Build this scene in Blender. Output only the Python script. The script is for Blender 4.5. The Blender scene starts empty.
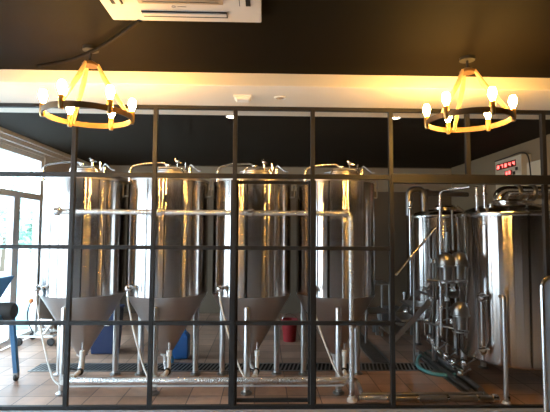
import bpy, bmesh, math, random
from mathutils import Vector, Matrix, Quaternion
random.seed(7)
S = bpy.context.scene
COL = S.collection
PI = math.pi

# ------------------------------------------------------------------ camera
F = 433.0
YAW, PITCH, ROLL = math.radians(-1.5), math.radians(3.57), math.radians(0.35)
CAM = Vector((0, 0, 1.5))
cd = bpy.data.cameras.new('camera'); cam = bpy.data.objects.new('camera', cd); COL.objects.link(cam)
cd.sensor_width = 36; cd.lens = 36 * F / 550; cd.clip_start = 0.02
R = Matrix.Rotation(YAW, 3, 'Z') @ Matrix.Rotation(PI / 2 + PITCH, 3, 'X') @ Matrix.Rotation(ROLL, 3, 'Z')
cam.matrix_world = Matrix.Translation(CAM) @ R.to_4x4()
S.camera = cam
def ray(px, py):
    return R @ Vector(((px - 275) / F, -(py - 206) / F, -1))
def aY(px, py, Y):                 # point of the ray in the plane y = Y
    d = ray(px, py); return CAM + d * (Y / d.y)
def aZ(px, py, Z):                 # point of the ray in the plane z = Z
    d = ray(px, py); return CAM + d * ((Z - CAM.z) / d.z)
def aX(px, py, X):
    d = ray(px, py); return CAM + d * (X / d.x)

# ------------------------------------------------------------------ materials
def nt(name):
    m = bpy.data.materials.new(name); m.use_nodes = True
    return m, m.node_tree, m.node_tree.nodes['Principled BSDF']
def mat(name, col, rough=0.5, metal=0.0, bump=None, var=None, emit=None, aniso=None, spec=None, wear=None):
    m, t, p = nt(name)
    p.inputs['Base Color'].default_value = (*col, 1)
    p.inputs['Roughness'].default_value = rough
    p.inputs['Metallic'].default_value = metal
    if spec is not None: p.inputs['Specular IOR Level'].default_value = spec
    tc = t.nodes.new('ShaderNodeTexCoord')
    if var:                                   # (scale, amount)
        n = t.nodes.new('ShaderNodeTexNoise'); n.inputs['Scale'].default_value = var[0]; n.inputs['Detail'].default_value = 4
        t.links.new(tc.outputs['Object'], n.inputs['Vector'])
        r = t.nodes.new('ShaderNodeMixRGB'); r.inputs[1].default_value = (*[c * (1 - var[1]) for c in col], 1)
        r.inputs[2].default_value = (*[min(1, c * (1 + var[1])) for c in col], 1)
        t.links.new(n.outputs['Fac'], r.inputs[0]); t.links.new(r.outputs[0], p.inputs['Base Color'])
    if bump:                                  # (scale, strength, (sx,sy,sz))
        n = t.nodes.new('ShaderNodeTexNoise'); n.inputs['Scale'].default_value = bump[0]; n.inputs['Detail'].default_value = 3
        mp = t.nodes.new('ShaderNodeMapping'); mp.inputs['Scale'].default_value = bump[2] if len(bump) > 2 else (1, 1, 1)
        t.links.new(tc.outputs['Object'], mp.inputs['Vector']); t.links.new(mp.outputs[0], n.inputs['Vector'])
        b = t.nodes.new('ShaderNodeBump'); b.inputs['Strength'].default_value = bump[1]; b.inputs['Distance'].default_value = 0.01
        t.links.new(n.outputs['Fac'], b.inputs['Height']); t.links.new(b.outputs[0], p.inputs['Normal'])
    if aniso:
        p.inputs['Anisotropic'].default_value = aniso[0]; p.inputs['Anisotropic Rotation'].default_value = aniso[1]
        tg = t.nodes.new('ShaderNodeTangent'); tg.direction_type = 'RADIAL'; tg.axis = 'Z'
        t.links.new(tg.outputs[0], p.inputs['Tangent'])
    if emit:
        p.inputs['Emission Color'].default_value = (*emit[0], 1); p.inputs['Emission Strength'].default_value = emit[1]
    return m
M = {}
M['shell'] = mat('brushed_steel', (0.62, 0.59, 0.57), 0.23, 1, bump=(3.0, 0.15, (1, 1, 0.3)), aniso=(1.0, 0.25))
def brushed(name, col, rough, an, bs):
    m, t, p = nt(name); t.nodes.remove(p)
    g = t.nodes.new('ShaderNodeBsdfAnisotropic'); g.distribution = 'GGX'
    g.inputs['Color'].default_value = (*col, 1); g.inputs['Roughness'].default_value = rough; g.inputs['Anisotropy'].default_value = an
    tg = t.nodes.new('ShaderNodeTangent'); tg.direction_type = 'RADIAL'; tg.axis = 'Z'; t.links.new(tg.outputs[0], g.inputs['Tangent'])
    tc = t.nodes.new('ShaderNodeTexCoord'); mp = t.nodes.new('ShaderNodeMapping'); mp.inputs['Scale'].default_value = (1, 1, .3)
    n = t.nodes.new('ShaderNodeTexNoise'); n.inputs['Scale'].default_value = 3.5; n.inputs['Detail'].default_value = 2
    t.links.new(tc.outputs['Object'], mp.inputs[0]); t.links.new(mp.outputs[0], n.inputs['Vector'])
    b = t.nodes.new('ShaderNodeBump'); b.inputs['Strength'].default_value = bs; b.inputs['Distance'].default_value = .01
    t.links.new(n.outputs['Fac'], b.inputs['Height']); t.links.new(b.outputs[0], g.inputs['Normal'])
    t.links.new(g.outputs[0], t.nodes['Material Output'].inputs[0])
    return m
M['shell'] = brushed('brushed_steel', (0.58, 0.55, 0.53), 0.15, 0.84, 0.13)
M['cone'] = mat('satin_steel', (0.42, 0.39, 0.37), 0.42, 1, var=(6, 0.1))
M['steel'] = mat('polished_steel', (0.7, 0.68, 0.66), 0.2, 1)
M['leg'] = mat('leg_steel', (0.56, 0.54, 0.52), 0.33, 1)
M['darksteel'] = mat('dull_steel', (0.3, 0.29, 0.28), 0.35, 1)
M['film'] = mat('film_wrapped_pipe', (0.68, 0.66, 0.64), 0.22, 0.85, bump=(70, 0.9, (1, 1, 1)))
M['black'] = mat('black_steel', (0.016, 0.015, 0.015), 0.5, 0.0, spec=0.3)
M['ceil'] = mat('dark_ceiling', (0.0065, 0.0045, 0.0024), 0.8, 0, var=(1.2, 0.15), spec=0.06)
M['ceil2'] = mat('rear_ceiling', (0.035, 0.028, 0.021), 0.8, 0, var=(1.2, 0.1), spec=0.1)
M['cream'] = mat('cream_plaster', (0.72, 0.66, 0.57), 0.75, 0, var=(3, 0.03))
M['band'] = mat('band_paint', (0.36, 0.295, 0.21), 0.8)
M['wall'] = mat('wall_paint', (0.13, 0.095, 0.062), 0.8, 0, var=(1.3, 0.08))
M['wallpale'] = mat('white_wall_paint', (0.66, 0.63, 0.58), 0.8, 0, var=(2, 0.04))
M['rwall'] = mat('right_wall_paint', (0.25, 0.185, 0.11), 0.8, 0, var=(1.3, 0.08))
M['roomwall'] = mat('brown_wall_paint', (0.15, 0.11, 0.08), 0.8, 0, var=(2, 0.1))
M['white'] = mat('white_plastic', (0.8, 0.78, 0.74), 0.4)
M['acpanel'] = mat('cassette_plastic', (0.52, 0.47, 0.42), 0.5)
M['upvc'] = mat('white_window_frame', (0.85, 0.87, 0.88), 0.4)
M['pvc'] = mat('white_pipe', (0.72, 0.7, 0.66), 0.35)
M['hosewhite'] = mat('white_hose', (0.7, 0.68, 0.64), 0.4)
M['rubber'] = mat('black_rubber', (0.02, 0.02, 0.02), 0.6)
M['bronze'] = mat('dark_bronze', (0.16, 0.09, 0.04), 0.45, 0.7)
M['rope'] = mat('tan_rope', (0.55, 0.36, 0.17), 0.9, 0, bump=(60, 1.0, (1, 1, 4)), var=(25, 0.35))
M['brass'] = mat('brass_socket', (0.4, 0.23, 0.08), 0.35, 0.8)
M['bulb'] = mat('lit_bulb', (1, 0.7, 0.3), 0.4, 0, emit=((1, 0.53, 0.12), 255))
M['spot'] = mat('lit_downlight', (1, 0.95, 0.85), 0.4, 0, emit=((1, 0.85, 0.62), 30))
M['blue'] = mat('blue_paint', (0.045, 0.14, 0.27), 0.45, 0, var=(8, 0.12))
M['navy'] = mat('navy_plastic', (0.012, 0.025, 0.08), 0.45)
M['can'] = mat('blue_plastic', (0.03, 0.13, 0.36), 0.4)
M['cap'] = mat('light_blue_cap', (0.1, 0.4, 0.75), 0.4)
M['red'] = mat('red_plastic', (0.3, 0.015, 0.02), 0.4)
M['orange'] = mat('orange_plastic', (0.8, 0.25, 0.08), 0.4)
M['teal'] = mat('teal_hose', (0.07, 0.25, 0.26), 0.35)
M['drum'] = mat('pale_blue_plastic', (0.3, 0.46, 0.58), 0.5)
M['slot'] = mat('dark_void', (0.01, 0.01, 0.01), 0.8)
M['grate'] = mat('grate_steel', (0.3, 0.29, 0.28), 0.4, 0.9)
M['led'] = mat('red_led', (0.5, 0.01, 0.02), 0.4, 0, emit=((1, 0.12, 0.1), 3.5))
M['ledbg'] = mat('led_window', (0.1, 0.004, 0.004), 0.3)
M['panelbeige'] = mat('beige_enclosure', (0.62, 0.55, 0.42), 0.5)
M['grey'] = mat('grey_plastic', (0.2, 0.2, 0.2), 0.5)
M['acgrille'] = mat('grille_plastic', (0.36, 0.27, 0.18), 0.6)
M['board'] = mat('pale_board', (0.75, 0.85, 1.0), 0.4)
M['bark'] = mat('bark', (0.12, 0.09, 0.06), 0.9)
M['leaf'] = mat('foliage', (0.3, 0.45, 0.36), 0.7, 0, var=(5, 0.4))
M['leaf2'] = mat('foliage_blue_green', (0.3, 0.5, 0.46), 0.7, 0, var=(5, 0.4))
M['extground'] = mat('pale_paving', (0.5, 0.5, 0.48), 0.9, 0, var=(1, 0.08))
M['frontfloor'] = mat('grey_screed', (0.5, 0.5, 0.51), 0.7, 0, var=(9, 0.12))
M['kerb'] = mat('grey_kerb', (0.27, 0.28, 0.3), 0.7, 0, var=(9, 0.12))
M['fence'] = mat('pale_wall', (0.7, 0.72, 0.72), 0.9, 0, var=(1, 0.05))

def tile_mat():
    m, t, p = nt('terracotta_tiles')
    tc = t.nodes.new('ShaderNodeTexCoord'); mp = t.nodes.new('ShaderNodeMapping')
    mp.inputs['Rotation'].default_value = (0, 0, 0); mp.inputs['Location'].default_value = (0.07, 0.1, 0)
    br = t.nodes.new('ShaderNodeTexBrick'); br.offset = 0.0; br.squash = 1.0
    br.inputs['Scale'].default_value = 1.0; br.inputs['Brick Width'].default_value = 0.3; br.inputs['Row Height'].default_value = 0.3
    br.inputs['Mortar Size'].default_value = 0.005; br.inputs['Bias'].default_value = 0
    br.inputs['Color1'].default_value = (0.47, 0.3, 0.215, 1); br.inputs['Color2'].default_value = (0.28, 0.17, 0.115, 1)
    br.inputs['Mortar'].default_value = (0.09, 0.06, 0.045, 1)
    t.links.new(tc.outputs['Object'], mp.inputs[0]); t.links.new(mp.outputs[0], br.inputs['Vector'])
    n = t.nodes.new('ShaderNodeTexNoise'); n.inputs['Scale'].default_value = 2.6; n.inputs['Detail'].default_value = 6; n.inputs['Roughness'].default_value = 0.7
    t.links.new(tc.outputs['Object'], n.inputs['Vector'])
    cr = t.nodes.new('ShaderNodeValToRGB'); cr.color_ramp.elements[0].position = 0.3; cr.color_ramp.elements[0].color = (0.62, 0.6, 0.6, 1)
    cr.color_ramp.elements[1].position = 0.7; cr.color_ramp.elements[1].color = (1.2, 1.17, 1.12, 1)
    t.links.new(n.outputs['Fac'], cr.inputs[0])
    mx = t.nodes.new('ShaderNodeMixRGB'); mx.blend_type = 'MULTIPLY'; mx.inputs[0].default_value = 1
    t.links.new(br.outputs['Color'], mx.inputs[1]); t.links.new(cr.outputs[0], mx.inputs[2]); t.links.new(mx.outputs[0], p.inputs['Base Color'])
    rr = t.nodes.new('ShaderNodeMapRange'); rr.inputs['To Min'].default_value = 0.28; rr.inputs['To Max'].default_value = 0.6
    t.links.new(n.outputs['Fac'], rr.inputs['Value']); t.links.new(rr.outputs[0], p.inputs['Roughness'])
    b = t.nodes.new('ShaderNodeBump'); b.inputs['Strength'].default_value = 0.5; b.inputs['Distance'].default_value = 0.004
    iv = t.nodes.new('ShaderNodeMath'); iv.operation = 'SUBTRACT'; iv.inputs[0].default_value = 1
    t.links.new(br.outputs['Fac'], iv.inputs[1]); t.links.new(iv.outputs[0], b.inputs['Height']); t.links.new(b.outputs[0], p.inputs['Normal'])
    return m
M['tiles'] = tile_mat()
def glass_mat():
    m, t, p = nt('window_glass'); t.nodes.remove(p)
    tr = t.nodes.new('ShaderNodeBsdfTransparent'); tr.inputs[0].default_value = (0.93, 0.97, 0.98, 1)
    gl = t.nodes.new('ShaderNodeBsdfGlossy'); gl.inputs['Roughness'].default_value = 0.02
    lw = t.nodes.new('ShaderNodeLayerWeight'); lw.inputs['Blend'].default_value = 0.5
    pw = t.nodes.new('ShaderNodeMath'); pw.operation = 'POWER'; pw.inputs[1].default_value = 5
    t.links.new(lw.outputs['Facing'], pw.inputs[0])
    fr = t.nodes.new('ShaderNodeMath'); fr.operation = 'MULTIPLY_ADD'; fr.inputs[1].default_value = 0.6; fr.inputs[2].default_value = 0.03
    t.links.new(pw.outputs[0], fr.inputs[0])
    mx = t.nodes.new('ShaderNodeMixShader')
    t.links.new(fr.outputs[0], mx.inputs[0]); t.links.new(tr.outputs[0], mx.inputs[1]); t.links.new(gl.outputs[0], mx.inputs[2])
    t.links.new(mx.outputs[0], t.nodes['Material Output'].inputs[0])
    return m
M['glass'] = glass_mat()

# ------------------------------------------------------------------ mesh helpers
def build(name, bm, m, parent=None, loc=None, smooth=True, bevel=0):
    bmesh.ops.recalc_face_normals(bm, faces=bm.faces)
    me = bpy.data.meshes.new(name); bm.to_mesh(me); bm.free()
    me.materials.append(M[m])
    o = bpy.data.objects.new(name, me); COL.objects.link(o)
    if parent: o.parent = parent
    if loc is not None: o.location = loc
    if smooth:
        me.shade_smooth()
        try: me.set_sharp_from_angle(angle=math.radians(35))
        except Exception: pass
    if bevel:
        b = o.modifiers.new('bevel', 'BEVEL'); b.width = bevel; b.segments = 2; b.limit_method = 'ANGLE'
    return o
def box(bm, lo, hi, mtx=None):
    lo, hi = Vector(lo), Vector(hi)
    r = bmesh.ops.create_cube(bm, size=1)
    vs = r['verts']
    for v in vs:
        v.co = Vector((lo[i] + (v.co[i] + 0.5) * (hi[i] - lo[i]) for i in range(3)))
        if mtx: v.co = mtx @ v.co
    return vs
def lathe(bm, prof, seg=48, c=(0, 0, 0), mtx=None, caps=True):
    c = Vector(c); rings = []
    for r, z in prof:
        if r < 1e-5:
            v = bm.verts.new((0, 0, z)); ring = [v]
        else:
            ring = [bm.verts.new((r * math.cos(2 * PI * i / seg), r * math.sin(2 * PI * i / seg), z)) for i in range(seg)]
        rings.append(ring)
    for a, b in zip(rings[:-1], rings[1:]):
        for i in range(seg):
            j = (i + 1) % seg
            if len(a) == 1 and len(b) == 1: continue
            if len(a) == 1: bm.faces.new((a[0], b[i], b[j]))
            elif len(b) == 1: bm.faces.new((a[i], b[0], a[j]))
            else: bm.faces.new((a[i], b[i], b[j], a[j]))
    for ring in (rings[0], rings[-1]):
        if caps and len(ring) > 1: 
            try: bm.faces.new(ring)
            except Exception: pass
    for ring in rings:
        for v in ring:
            if mtx: v.co = mtx @ v.co
            v.co += c
def smoothpath(pts, rad=0.05, n=6):
    pts = [Vector(p) for p in pts]; out = [pts[0]]
    for a, b, c in zip(pts[:-2], pts[1:-1], pts[2:]):
        d1, d2 = (a - b), (c - b)
        r = min(rad, d1.length * 0.49, d2.length * 0.49)
        p, q = b + d1.normalized() * r, b + d2.normalized() * r
        for k in range(n + 1):
            t = k / n; out.append(p * (1 - t) ** 2 + b * 2 * t * (1 - t) + q * t * t)
    out.append(pts[-1]); return out
def tube(bm, pts, r, seg=12, rad=0.0, flat=None):
    pts = smoothpath(pts, rad) if rad else [Vector(p) for p in pts]
    t0 = (pts[1] - pts[0]).normalized()
    up = Vector((0, 0, 1)) if abs(t0.z) < 0.9 else Vector((1, 0, 0))
    nrm = t0.cross(up).normalized(); rings = []
    for i, p in enumerate(pts):
        t = ((pts[min(i + 1, len(pts) - 1)] - pts[max(i - 1, 0)])).normalized()
        nrm = (nrm - t * nrm.dot(t)).normalized(); bn = t.cross(nrm)
        rr = r[i] if isinstance(r, (list, tuple)) else r
        rings.append([bm.verts.new(p + nrm * rr * math.cos(2 * PI * k / seg) + bn * rr * (flat or 1) * math.sin(2 * PI * k / seg)) for k in range(seg)])
    for a, b in zip(rings[:-1], rings[1:]):
        for k in range(seg): bm.faces.new((a[k], a[(k + 1) % seg], b[(k + 1) % seg], b[k]))
    bm.faces.new(rings[0]); bm.faces.new(rings[-1])
def bar(bm, a, b, w, h):                      # rectangular bar
    a, b = Vector(a), Vector(b); t = (b - a).normalized()
    up = Vector((0, 0, 1)) if abs(t.z) < 0.95 else Vector((0, 1, 0))
    s = t.cross(up).normalized(); u = s.cross(t)
    vs = [bm.verts.new(p + s * w / 2 * i + u * h / 2 * j) for p in (a, b) for i, j in ((-1, -1), (1, -1), (1, 1), (-1, 1))]
    for f in ((0, 1, 2, 3), (7, 6, 5, 4), (0, 4, 5, 1), (1, 5, 6, 2), (2, 6, 7, 3), (3, 7, 4, 0)):
        bm.faces.new([vs[k] for k in f])
def ball(bm, c, r, sz=1.0, seg=16):
    rs = bmesh.ops.create_uvsphere(bm, u_segments=seg, v_segments=seg // 2, radius=r)
    for v in rs['verts']: v.co = Vector((v.co.x, v.co.y, v.co.z * sz)) + Vector(c)
def ring(bm, c, r, t, seg=40, w=None, axis='Z'):
    h = (w or t)
    prof = [(r - t / 2, -h / 2), (r + t / 2, -h / 2), (r + t / 2, h / 2), (r - t / 2, h / 2), (r - t / 2, -h / 2)]
    vs0 = len(bm.verts); tmp = bmesh.new(); lathe(tmp, prof, seg, caps=False)
    bmesh.ops.remove_doubles(tmp, verts=tmp.verts, dist=1e-6)
    me = bpy.data.meshes.new('tmp'); tmp.to_mesh(me); tmp.free()
    m4 = {'Z': Matrix.Identity(4), 'Y': Matrix.Rotation(PI / 2, 4, 'X'), 'X': Matrix.Rotation(PI / 2, 4, 'Y')}[axis]
    me.transform(Matrix.Translation(c) @ m4); bm.from_mesh(me); bpy.data.meshes.remove(me)
def NB(): return bmesh.new()
def tag(o, label, cat, group=None, kind=None):
    o['label'] = label; o['category'] = cat
    if group: o['group'] = group
    if kind: o['kind'] = kind
    return o
def thing(name, label, cat, loc=(0, 0, 0), group=None, rz=0):
    o = bpy.data.objects.new(name, None); COL.objects.link(o); o.empty_display_size = 0.1
    o.location = loc; o.rotation_euler = (0, 0, rz)
    return tag(o, label, cat, group)
def struct(name, lo, hi, m, label=None, cat='wall', bm=None, bevel=0):
    if bm is None: bm = NB(); box(bm, lo, hi)
    o = build(name, bm, m, smooth=False, bevel=bevel); o['kind'] = 'structure'
    tag(o, label or name.replace('_', ' ') + ' of the brewery room', cat)
    return o
def copy_tree(o, parent=None):
    c = o.copy(); COL.objects.link(c)
    if parent is not None: c.parent = parent
    for ch in list(o.children):
        copy_tree(ch, c)
    return c

# ------------------------------------------------------------------ room shell
XL, XR, YB, YF, H = -3.3, 3.6, 8.2, -6.0, 2.77
YP = 3.73                                   # the steel grid screen
XR2 = 5.2                                   # front room is wider
HF = 2.697
ZB, YB0, YB1 = 2.6, 3.19, 4.02        # plaster beam: underside, front, rear
struct('floor', (XL, YP - 0.018, -0.1), (XR, YB, 0), 'tiles', 'terracotta tiled floor under the tanks', 'floor')
struct('floor_front', (XL - 0.2, YF, -0.1), (XR2, YP - 0.018, 0.0), 'frontfloor', 'grey screed floor in front of the steel screen', 'floor')
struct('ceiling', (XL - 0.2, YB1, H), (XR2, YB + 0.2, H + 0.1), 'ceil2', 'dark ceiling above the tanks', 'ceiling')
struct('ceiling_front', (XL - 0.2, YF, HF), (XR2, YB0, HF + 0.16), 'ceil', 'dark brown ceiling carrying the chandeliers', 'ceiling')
struct('wall_back', (XL - 0.2, YB, 0), (XR + 0.2, YB + 0.15, H), 'wall', 'grey brown wall behind the tanks', 'wall')
struct('wall_right', (XR, 3.9, 0), (XR + 0.15, YB, H), 'rwall', 'brown wall carrying the control panel', 'wall')
struct('wall_right_front', (XR2, YF, 0), (XR2 + 0.15, 3.9, HF + .1), 'roomwall', 'brown side wall of the front room', 'wall')
struct('wall_return', (XR, 3.78, 0), (XR2, 3.9, ZB), 'roomwall', 'brown return wall beyond the screen', 'wall')
struct('wall_front', (XL - 0.2, YF - 0.15, 0), (XR2, YF, HF + .1), 'roomwall', 'brown wall behind the viewer', 'wall')
struct('trim_1', (XL - 0.2, YB0, ZB), (XR2, YB1, H + 0.1), 'cream', 'cream plaster beam above the steel screen', 'beam', bevel=0.006)

# left window wall
def window(n, y0, y1, split=None):
    w = bpy.data.objects.new('window_%d' % n, None); COL.objects.link(w); w['kind'] = 'structure'
    w['label'] = 'white framed window bay number from screen side, pane over a transom, bay %d' % n
    w['category'] = 'window'
    w.location = (XL - 0.06, 0, 0)
    zt, zr = 2.62, 2.0
    b = NB(); t = 0.075
    box(b, (-.04, y0, zt - t), (.04, y1, zt)); box(b, (-.04, y0, 0), (.04, y1, 0.09))
    box(b, (-.045, y0, zr - .04), (.045, y1, zr + .045))
    box(b, (-.04, y0, 0.09), (.04, y0 + t, zr - .04)); box(b, (-.04, y1 - t, 0.09), (.04, y1, zr - .04))
    if n % 2 == 1: box(b, (-.04, y1 - t, zr + .045), (.04, y1, zt - t))
    build('frame', b, 'upvc', w, smooth=False, bevel=0.004)
    b = NB(); box(b, (-.005, y0, zr + .045), (.005, y1 - (t if n % 2 == 1 else 0), zt - t)); build('pane', b, 'glass', w, smooth=False)
    b = NB(); box(b, (-.005, y0 + t, 0.09), (.005, y1 - t, zr - .04)); build('pane', b, 'glass', w, smooth=False)
    return w
ya = aX(17, 250, XL).y                     # the mullion seen at the left edge
ye = aX(42, 250, XL).y                     # end of the glazing
edges = [ye, ya]
st = 0.95
y = ya
while y - st > 0.2:
    y -= st; edges.append(y)
for i in range(len(edges) - 1):
    w = window(i + 1, edges[i + 1], edges[i])
    w['label'] = ['white framed floor to ceiling window bay nearest the leftmost tank', 'white framed window bay at the left edge of the view'][i] if i < 2 else 'tall white framed window bay in the front left wall'
    if i >= 2: w['group'] = 'window bays of the front left wall'
ylast = edges[-1]
struct('wall_left', (XL - 0.15, ye, 0), (XL, YB, H), 'wallpale', 'pale wall between the window and the back corner', 'wall')
struct('wall_left_front', (XL - 0.15, YF, 0), (XL, ylast, H), 'roomwall', 'short wall beyond the window bays', 'wall')
struct('trim_2', (XL - 0.15, ylast, 2.62), (XL, ye, H + .05), 'wallpale', 'pale lintel above the window bays', 'lintel')
# stepped cornice line above the windows
b = NB(); box(b, (XL, YB1, 2.66), (XL + 0.05, YB, H)); box(b, (XL, YB1, 2.72), (XL + 0.09, YB, H))
o = build('trim_3', b, 'wallpale', smooth=False); o['kind'] = 'structure'; tag(o, 'pale stepped cornice along the window wall', 'cornice')
# rendered panels on the back wall (paler strips)
b = NB(); box(b, (-3.3, YB - 0.02, 2.3), (XR, YB, 2.75))
o = build('trim_4', b, 'band', smooth=False); o['kind'] = 'structure'; tag(o, 'raised band along the top of the back wall', 'trim')

# ------------------------------------------------------------------ outside
struct('ground_outside', (-30, -20, -0.25), (XL - 0.15, 40, -0.12), 'extground', 'pale paving outside the windows', 'ground')
struct('wall_outside', (-14.3, -12, -0.12), (-14, 34, 1.2), 'fence', 'low pale boundary wall outside', 'wall')
def tree(name, loc, h, cr, leafm, label, seed):
    rnd = random.Random(seed)
    t = thing(name, label, 'tree', loc, 'trees outside the windows')
    b = NB(); tube(b, [(0, 0, -0.12), (0.03, 0.02, h * 0.3), (-0.02, 0, h * 0.62)], [0.09, 0.07, 0.04])
    for k in range(5):
        a = k * 1.3; tube(b, [(0, 0, h * 0.35 + .05 * k), (cr * .6 * math.cos(a), cr * .6 * math.sin(a), h * .6 + .1 * k)], [0.035, 0.012], 6)
    build('trunk', b, 'bark', t)
    b = NB()
    for k in range(900):
        while True:
            p = Vector((rnd.uniform(-1, 1), rnd.uniform(-1, 1), rnd.uniform(-1, 1)))
            if 0.35 < p.length < 1: break
        p *= 1 + 0.25 * math.sin(p.x * 7 + seed) * math.cos(p.z * 6)
        c = Vector((p.x * cr, p.y * cr, h * 0.62 + p.z * h * 0.36))
        q = Quaternion((rnd.random(), rnd.random() - .5, rnd.random() - .5, rnd.random() - .5)).normalized()
        s = rnd.uniform(0.08, 0.17)
        vs = [bm_v for bm_v in (b.verts.new(c + q @ Vector(v) * s) for v in ((-1, 0, 0), (0, -.5, .12), (1, 0, 0), (0, .5, .12)))]
        b.faces.new(vs)
    build('crown', b, leafm, t, smooth=False)
for i, (x, y, h, cr, lm) in enumerate([(-8.6, 13.2, 2.9, 1.2, 'leaf2'), (-10.6, 18.0, 4.2, 1.8, 'leaf'), (-7.6, 15.6, 2.5, 1.1, 'leaf')]):
    tree('garden_tree', (x, y, -0.0), h, cr, lm, ['blue green tree outside the left window', 'taller tree behind the others outside the window', 'small bushy tree outside the window near the wall corner', 'tree beyond the front windows', 'tree far outside the front windows'][i], i + 3)
# pale blue drum outside
p = aZ(27, 331, -0.12); 
p = aX(27, 300, XL - 0.75); 
t = thing('plastic_drum', 'pale blue plastic drum standing outside the left window', 'drum', (p.x, p.y, -0.12))
b = NB(); lathe(b, [(0, 0), (.27, 0), (.29, .03), (.29, .35), (.3, .37), (.29, .39), (.29, .72), (.3, .74), (.29, .76), (.285, 1.05), (.26, 1.12), (.2, 1.15), (0, 1.15)], 32)
build('body', b, 'drum', t)
b = NB(); lathe(b, [(0, 1.15), (.05, 1.15), (.05, 1.18), (0, 1.18)], 16, (.14, 0, 0)); build('bung', b, 'white', t)

struct('trim_5', (XL, YP - .07, -.01), (XR, YP + .06, .03), 'kerb', 'low grey kerb under the steel screen', 'kerb', bevel=.004)
# ------------------------------------------------------------------ steel grid screen
scr = thing('grid_screen', 'black steel grid screen with open squares in front of the tanks', 'screen', (0, YP, 0))
def Lp(px, py): 
    v = aY(px, py, YP); return (v.x, v.z)
zt = ZB
zrails = [Lp(275, 176.5)[1], Lp(275, 248)[1], Lp(275, 323)[1]]
x_posts = [Lp(71, 248)[0], Lp(153, 248)[0], Lp(234, 248)[0], Lp(312.5, 248)[0], Lp(391.5, 248)[0], Lp(467.5, 150)[0], Lp(546.5, 248)[0]]
W = 0.036
for i, x in enumerate(x_posts):
    b = NB(); z0 = zrails[0] if i == 5 else 0.03
    box(b, (x - W / 2, -.02, z0), (x + W / 2, .02, zt - .03))
    build('post', b, 'black', scr, smooth=False, bevel=0.002)
b = NB(); box(b, (XL, -.02, zt - .032), (XR + .0, .02, zt)); build('rail', b, 'black', scr, smooth=False, bevel=0.002)
xe = x_posts[4]
b = NB(); box(b, (XL, -.018, zrails[0] - .02), (xe, .018, zrails[0] + .02)); build('rail', b, 'black', scr, smooth=False, bevel=0.002)
b = NB(); box(b, (xe, -.03, zrails[0] - .05), (XR, .03, zrails[0] + .03)); build('lintel_bar', b, 'black', scr, smooth=False, bevel=0.002)
for z in zrails[1:]:
    b = NB(); box(b, (XL, -.017, z - .017), (xe, .017, z + .017)); build('rail', b, 'black', scr, smooth=False, bevel=0.002)
b = NB(); box(b, (XL, -.018, 0.03), (xe, .018, .062)); build('rail', b, 'black', scr, smooth=False, bevel=0.002)
b = NB(); box(b, (xe, -.018, 0.03), (XR, .018, .05)); build('threshold', b, 'black', scr, smooth=False, bevel=0.002)
# the door leaf between the third and fourth posts
x0, x1 = x_posts[2], x_posts[3]
d = bpy.data.objects.new('door_leaf', None); COL.objects.link(d); d.parent = scr
zd = zrails[0] - .03
for x in (x0 + .0, x1 - .0):
    b = NB(); s = 1 if x < (x0 + x1) / 2 else -1
    box(b, (x - .035, .021, .035), (x + .035, .055, zd)); build('stile', b, 'black', d, smooth=False, bevel=0.002)
for z in (.085, zd - .02):
    b = NB(); box(b, (x0 + .036, .022, z - .014), (x1 - .036, .054, z + .014)); build('door_rail', b, 'black', d, smooth=False, bevel=0.002)

# pale rounded panel at the right edge, in front of the screen
YQ = 2.6
pt = aY(549, 277, YQ); xl = aY(543.5, 340, YQ).x
t = thing('display_board', 'pale blue grey board with rounded steel edge at the right edge of the view', 'board', (xl + .25, YQ, 0))
def rrect(x0, x1, z0, z1, r, n=8):
    out = []
    for cx, cz, a0 in ((x1 - r, z1 - r, 0), (x0 + r, z1 - r, PI / 2)):
        for k in range(n + 1):
            a = a0 + k * PI / 2 / n; out.append(Vector((cx + r * math.cos(a), 0, cz + r * math.sin(a))))
    return out
pth = [Vector((.25, 0, 0))] + rrect(-.25, .25, 0, pt.z, .07) + [Vector((-.25, 0, 0))]
b = NB(); tube(b, pth, .012, 10); build('frame', b, 'steel', t)
b = NB()
o2 = [Vector((.24, 0, 0.12))] + rrect(-.24, .24, 0, pt.z - .01, .065) + [Vector((-.24, 0, 0.12))]
fa = [b.verts.new(v + Vector((0, -.004, 0))) for v in o2]; fb = [b.verts.new(v + Vector((0, .004, 0))) for v in o2]
b.faces.new(fa); b.faces.new(fb[::-1])
for k in range(len(o2)): b.faces.new((fa[k], fa[(k + 1) % len(o2)], fb[(k + 1) % len(o2)], fb[k]))
build('panel', b, 'board', t, smooth=False)
for sx in (-.25, .25):
    b = NB(); bar(b, (sx, -.18, .012), (sx, .18, .012), .03, .024); build('foot', b, 'steel', t, bevel=.003)

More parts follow.
